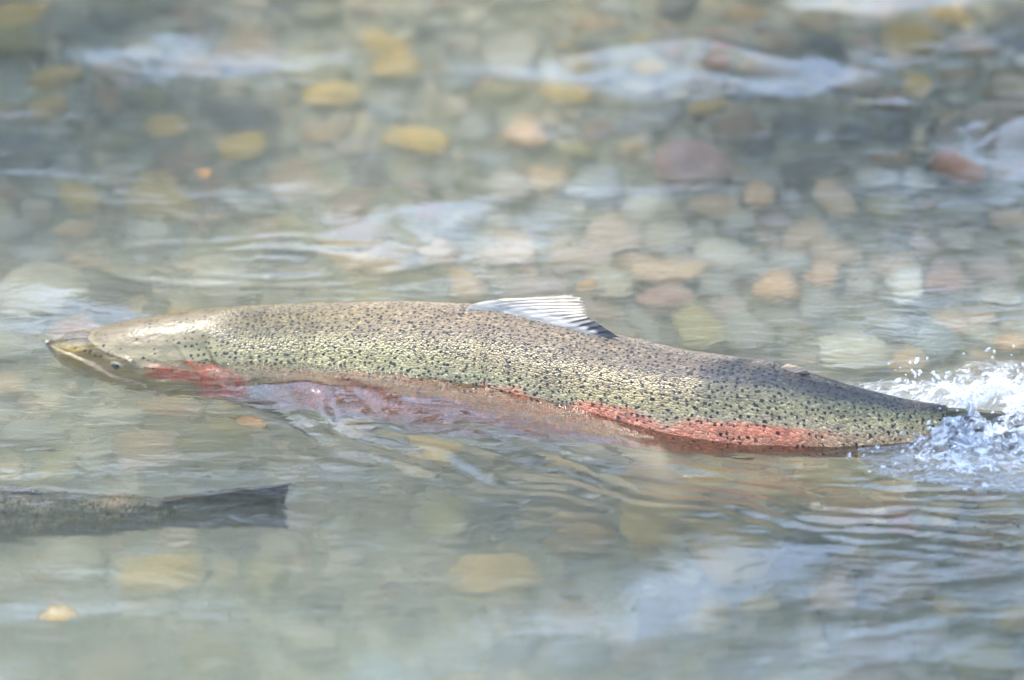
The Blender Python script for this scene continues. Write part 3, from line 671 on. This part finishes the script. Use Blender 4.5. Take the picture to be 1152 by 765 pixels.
F2 = np.stack([ring[k], base+k, base+k2, ring[k2]], 1)
V = np.concatenate([V, LV, [[0, 0, -1.6]]])
F2 = F2[:, ::-1]
me_F = np.concatenate([F, F2])
# bottom cap as one fan of quads (degenerate-free triangles kept as pairs)
cap = np.stack([np.full(nr//2, base+nr), base+(2*np.arange(nr//2)) % nr, base+(2*np.arange(nr//2)+1) % nr, base+(2*np.arange(nr//2)+2) % nr], 1)
me_F = np.concatenate([me_F, cap])
water = np_mesh('water', V, me_F, M_WATER); tag(water, kind='structure')
bm = bmesh.new(); bm.from_mesh(water.data); bmesh.ops.recalc_face_normals(bm, faces=bm.faces[:])
bm.to_mesh(water.data); bm.free()

# ------------------------------------------------------------------ fallen leaves and a sunken stick
M_LEAF = mat_simple('yellow_leaf', (.45, .30, .07), .5, .4, 150); M_LEAFO = mat_simple('orange_leaf', (.50, .27, .10), .5, .4, 150); M_STICK = mat_simple('wet_bark', (.05, .04, .03), .6, .5, 80)
def leaf(u, v, ln, wd, rot, z, mat, label):
    c = at_bed(u, v, z); n = 22; u_ = np.linspace(0, 1, n); q = np.linspace(-1, 1, 9)
    G = np.zeros((n, 9, 3)); half = wd/2*np.sin(u_*math.pi)**.7*(1-.25*u_)+.0003
    G[..., 0] = ((u_-.5)*ln)[:, None]; G[..., 1] = half[:, None]*q[None]*(1+.12*np.sin(u_*22))[:, None]; G[..., 2] = .12*wd*q[None]**2+.05*ln*np.sin(u_*3)[:, None]
    c_, s_ = math.cos(rot), math.sin(rot); Q = G.copy(); Q[..., 0] = G[..., 0]*c_-G[..., 1]*s_+c[0]; Q[..., 1] = G[..., 0]*s_+G[..., 1]*c_+c[1]; Q[..., 2] += c[2]
    N = np.broadcast_to(np.array([0, 0, 1.]), Q.shape); V, F = slab(Q, N, .0006)
    root = bpy.data.objects.new('fallen_leaf', None); SC.collection.objects.link(root); tag(root, label, 'leaf', 'fallen leaves in the water')
    np_mesh('leaf_blade', V, F, mat, root)
    mid = np.concatenate([[Q[0, 4]-(Q[2, 4]-Q[0, 4])*2.2], Q[::3, 4]]); mid[:, 2] += .0006; Vt, Ft = tube(mid, np.linspace(.0008, .0003, len(mid)), 6); np_mesh('leaf_stem', Vt, Ft, mat, root)
leaf(64, 691, .030, .026, .15, -.06, M_LEAF, 'small yellow leaf drifting under water near the lower left corner')
leaf(231, 198, .016, .014, -.6, -.05, M_LEAFO, 'tiny orange leaf above the trout\'s head, in the upper left')
leaf(284, 477, .026, .018, -.35, -.075, M_LEAFO, 'orange leaf just below the trout\'s red gill cover')
def stick(pts, r, z, label):
    P = np.array([at_bed(u, v, z) for u, v in pts]); k = np.linspace(0, 1, 30); q = np.linspace(0, 1, len(P))
    P = np.stack([np.interp(k, q, P[:, i]) for i in range(3)], 1); P[:, 2] += .004*np.sin(k*9); V, F = tube(P, r*(1-.6*k)*(1+.12*np.sin(k*40)), 10); o = np_mesh('sunken_stick', V, F, M_STICK); tag(o, label, 'stick')
stick([(850, 52), (930, 40), (1010, 18), (1100, 2)], .0075, -.11, 'dark thin stick lying under water along the top right edge')

# ------------------------------------------------------------------ splash at the tail
M = Mat('white_water')
tcn = M.n('TexCoord'); nn = M.n('TexNoise', {'Vector': M.n('Mapping', {'Vector': tcn.outputs['Object'], 'Scale': (90, 170, 120)}).outputs[0], 'Scale': 1, 'Detail': 5, 'Roughness': .65, 'Distortion': 1.0}).outputs[0]
gl = M.n('BsdfGlass', {'IOR': 1.333, 'Roughness': .02}); tr = M.n('BsdfTranslucent', {'Color': c4(.9, .92, .95)}); df = M.n('BsdfPrincipled', {'Base Color': c4(.88, .90, .93), 'Roughness': .12, 'Coat Weight': .6})
n3 = M.n('TexNoise', {'Vector': M.n('Mapping', {'Vector': tcn.outputs['Object'], 'Scale': (260, 520, 400)}).outputs[0], 'Scale': 1, 'Detail': 4, 'Distortion': 1.5}).outputs[0]
bb = M.n('Bump', {'Height': n3, 'Distance': .0022, 'Strength': 1.0}).outputs[0]
M.l(bb, gl.inputs['Normal']); M.l(bb, df.inputs['Normal'])
m1 = M.n('MixShader', {0: .45}); M.l(df.outputs[0], m1.inputs[1]); M.l(tr.outputs[0], m1.inputs[2])
m2 = M.n('MixShader', {0: M.ramp(nn, [(.39, 0.0), (.62, .88)])}); M.l(gl.outputs[0], m2.inputs[1]); M.l(m1.outputs[0], m2.inputs[2]); M.l(m2.outputs[0], M.out.inputs[0])
M_SPL = M.m
def spl_env(x, y):
    e = gpx(x, y, 1098, 488, 82, 34)+.9*gpx(x, y, 1025, 447, 70, 12)+.9*gpx(x, y, 1150, 465, 60, 50)+.7*gpx(x, y, 1065, 512, 60, 14)
    return np.clip(e, 0, 1.2)
gx = np.arange(.23, .50, .0009); gy = np.arange(-.27, -.03, .0011); X, Y = np.meshgrid(gx, gy, indexing='ij')
e = spl_env(X, Y); wx = X+.012*perlin(X*30, Y*22, 81); wy = Y+.012*perlin(X*26, Y*30, 82)
rid = (1-np.abs(perlin(wx*22+Y*16, wy*34, 83)))**3*.7+(1-np.abs(perlin(wx*46+Y*30, wy*80, 84)))**3*.25+.03*perlin(wx*160, wy*200, 85)
plume = .9*gpx(X, Y, 1095, 478, 38, 20, .5)+.9*gpx(X, Y, 1075, 462, 40, 10)+.7*gpx(X, Y, 1140, 480, 26, 24)+.8*gpx(X, Y, 1075, 500, 26, 9)
Z = hwater(X, Y)-.004+e*(.003+.010*rid)+plume*(.008+.016*np.clip(rid, 0, 1.5))
keep = (e > .10)
idx = -np.ones(X.shape, int); idx[keep] = np.arange(keep.sum())
Fq = grid_faces(*X.shape); kf = keep.ravel()[Fq].all(1); Fq = idx.ravel()[Fq[kf]]
top = np.stack([X, Y, Z], -1)[keep]
SV, SF = [top], [Fq]; off = len(top)
th = np.linspace(.2, math.pi-.2, 5); ph = np.linspace(0, 2*math.pi, 8, endpoint=False); T_, P_ = np.meshgrid(th, ph, indexing='ij')
UB = np.stack([np.sin(T_)*np.cos(P_), np.sin(T_)*np.sin(P_), np.cos(T_)], -1).reshape(-1, 3); UF = grid_faces(5, 8, 0, True)
capf = np.array([[0, 2, 4, 6], [38, 36, 34, 32]]); UF = np.concatenate([UF[:, ::-1], capf])
rs = np.random.RandomState(5)
for k in range(2000):
    x = rs.uniform(.25, .47); y = rs.uniform(-.24, -.05); en = float(spl_env(np.array(x), np.array(y)))
    if rs.rand() > en*.8+.012: continue
    z = float(hwater(np.array(x), np.array(y)))+rs.exponential(.009)*(en+.15)+.002; r = rs.uniform(.0004, .0014)*(1.6 if rs.rand() < .1 else 1); el = rs.uniform(1, 2.2)
    d = Vector((rs.normal()*.6+.3, rs.normal()*.4, rs.normal()*.6+.5)).normalized(); Rm = np.array(d.to_track_quat('Z', 'Y').to_matrix())
    SV.append((UB*np.array([r, r, r*el]))@Rm.T+np.array([x, y, z])); SF.append(UF+off); off += len(UB)
spl = np_mesh('tail_splash', np.concatenate(SV), np.concatenate(SF), M_SPL)
tag(spl, 'white churning splash and flying drops around the trout\'s tail', 'splash', kind='stuff')

# ------------------------------------------------------------------ far bank and its trees (seen as reflections in the water)
M_BANK = mat_simple('bank_soil', (.20, .17, .11), .9, .2, 2)
M_LVS = mat_simple('tree_leaves', (.075, .085, .035), .6, .3, 1.5)
rs = np.random.RandomState(21); n = 42000
tx = rs.uniform(-26, 26, n); ty = 13+rs.uniform(0, 3, n)
topz = 9.8+1.8*fbm(tx*.35, tx*0+3, 3, 90)
tz = rs.uniform(0, 1, n)**.8*topz; c = np.stack([tx, ty, tz], 1)
a = rs.normal(size=(n, 3)); a /= np.linalg.norm(a, axis=1, keepdims=True); b = np.cross(a, rs.normal(size=(n, 3))); b /= np.linalg.norm(b, axis=1, keepdims=True)
sz = rs.uniform(.12, .3, (n, 1)); Q = np.stack([c-a*sz, c+b*sz*.7, c+a*sz, c-b*sz*.7], 1).reshape(-1, 3)
tl = np_mesh('treeline', Q, np.arange(n*4).reshape(-1, 4), M_LVS, smooth=False)
tag(tl, 'far-off wood on the opposite bank, reflected in the river', 'wood', kind='stuff')

# ------------------------------------------------------------------ boughs added out of view above the frame to shade parts of the river
def bough(u, v, rx, ry, n, label, seed):
    rs = np.random.RandomState(seed); g = at(u, v); c = g+np.array(sd)*1.5
    root = bpy.data.objects.new('added_shade_bough', None); SC.collection.objects.link(root); tag(root, label, 'branch', 'unseen boughs added to shade the river')
    end = c+np.array([9.0 if g[0] > 0 else -9.0, 3.5, 2.2]); k = np.linspace(0, 1, 40)[:, None]; P = c+(end-c)*k; P[:, 2] += 1.2*np.sin(k[:, 0]*math.pi)*.6
    V, F = tube(P, .006+.06*k[:, 0], 8); np_mesh('limb', V, F, M_STICK, root)
    q = rs.normal(size=(n, 3))*np.array([rx, ry, .05])*.6; q = np.clip(q, -np.array([rx, ry, .1])*.8, np.array([rx, ry, .1])*.8); q += .35*np.array([rx, ry, 0])*np.sin(rs.randint(0, 5, (n, 1))*[[1.7, 2.9, 0]])
    L_ = c+q; a = rs.normal(size=(n, 3))*[1, 1, .4]; a /= np.linalg.norm(a, axis=1, keepdims=True); b = np.cross(a, rs.normal(size=(n, 3))*[.3, .3, 1]); b /= np.linalg.norm(b, axis=1, keepdims=True)
    sz = rs.uniform(.014, .028, (n, 1)); Q = np.stack([L_-a*sz, L_+b*sz*.45, L_+a*sz, L_-b*sz*.45], 1).reshape(-1, 3)
    o = np_mesh('leaves', Q, np.arange(n*4).reshape(-1, 4), M_LVS, root, smooth=False); o['kind'] = 'stuff'
bough(1040, 75, .26, .18, 1500, 'added unseen leafy bough shading the upper right of the pool', 1)
bough(20, 30, .16, .20, 900, 'added unseen leafy bough shading the upper left corner of the pool', 2)
bough(880, 572, .20, .085, 1800, 'leafy bough shading the water below the trout\'s tail', 3)
bough(1130, 690, .10, .12, 500, 'small added unseen leafy bough shading the lower right corner', 4)
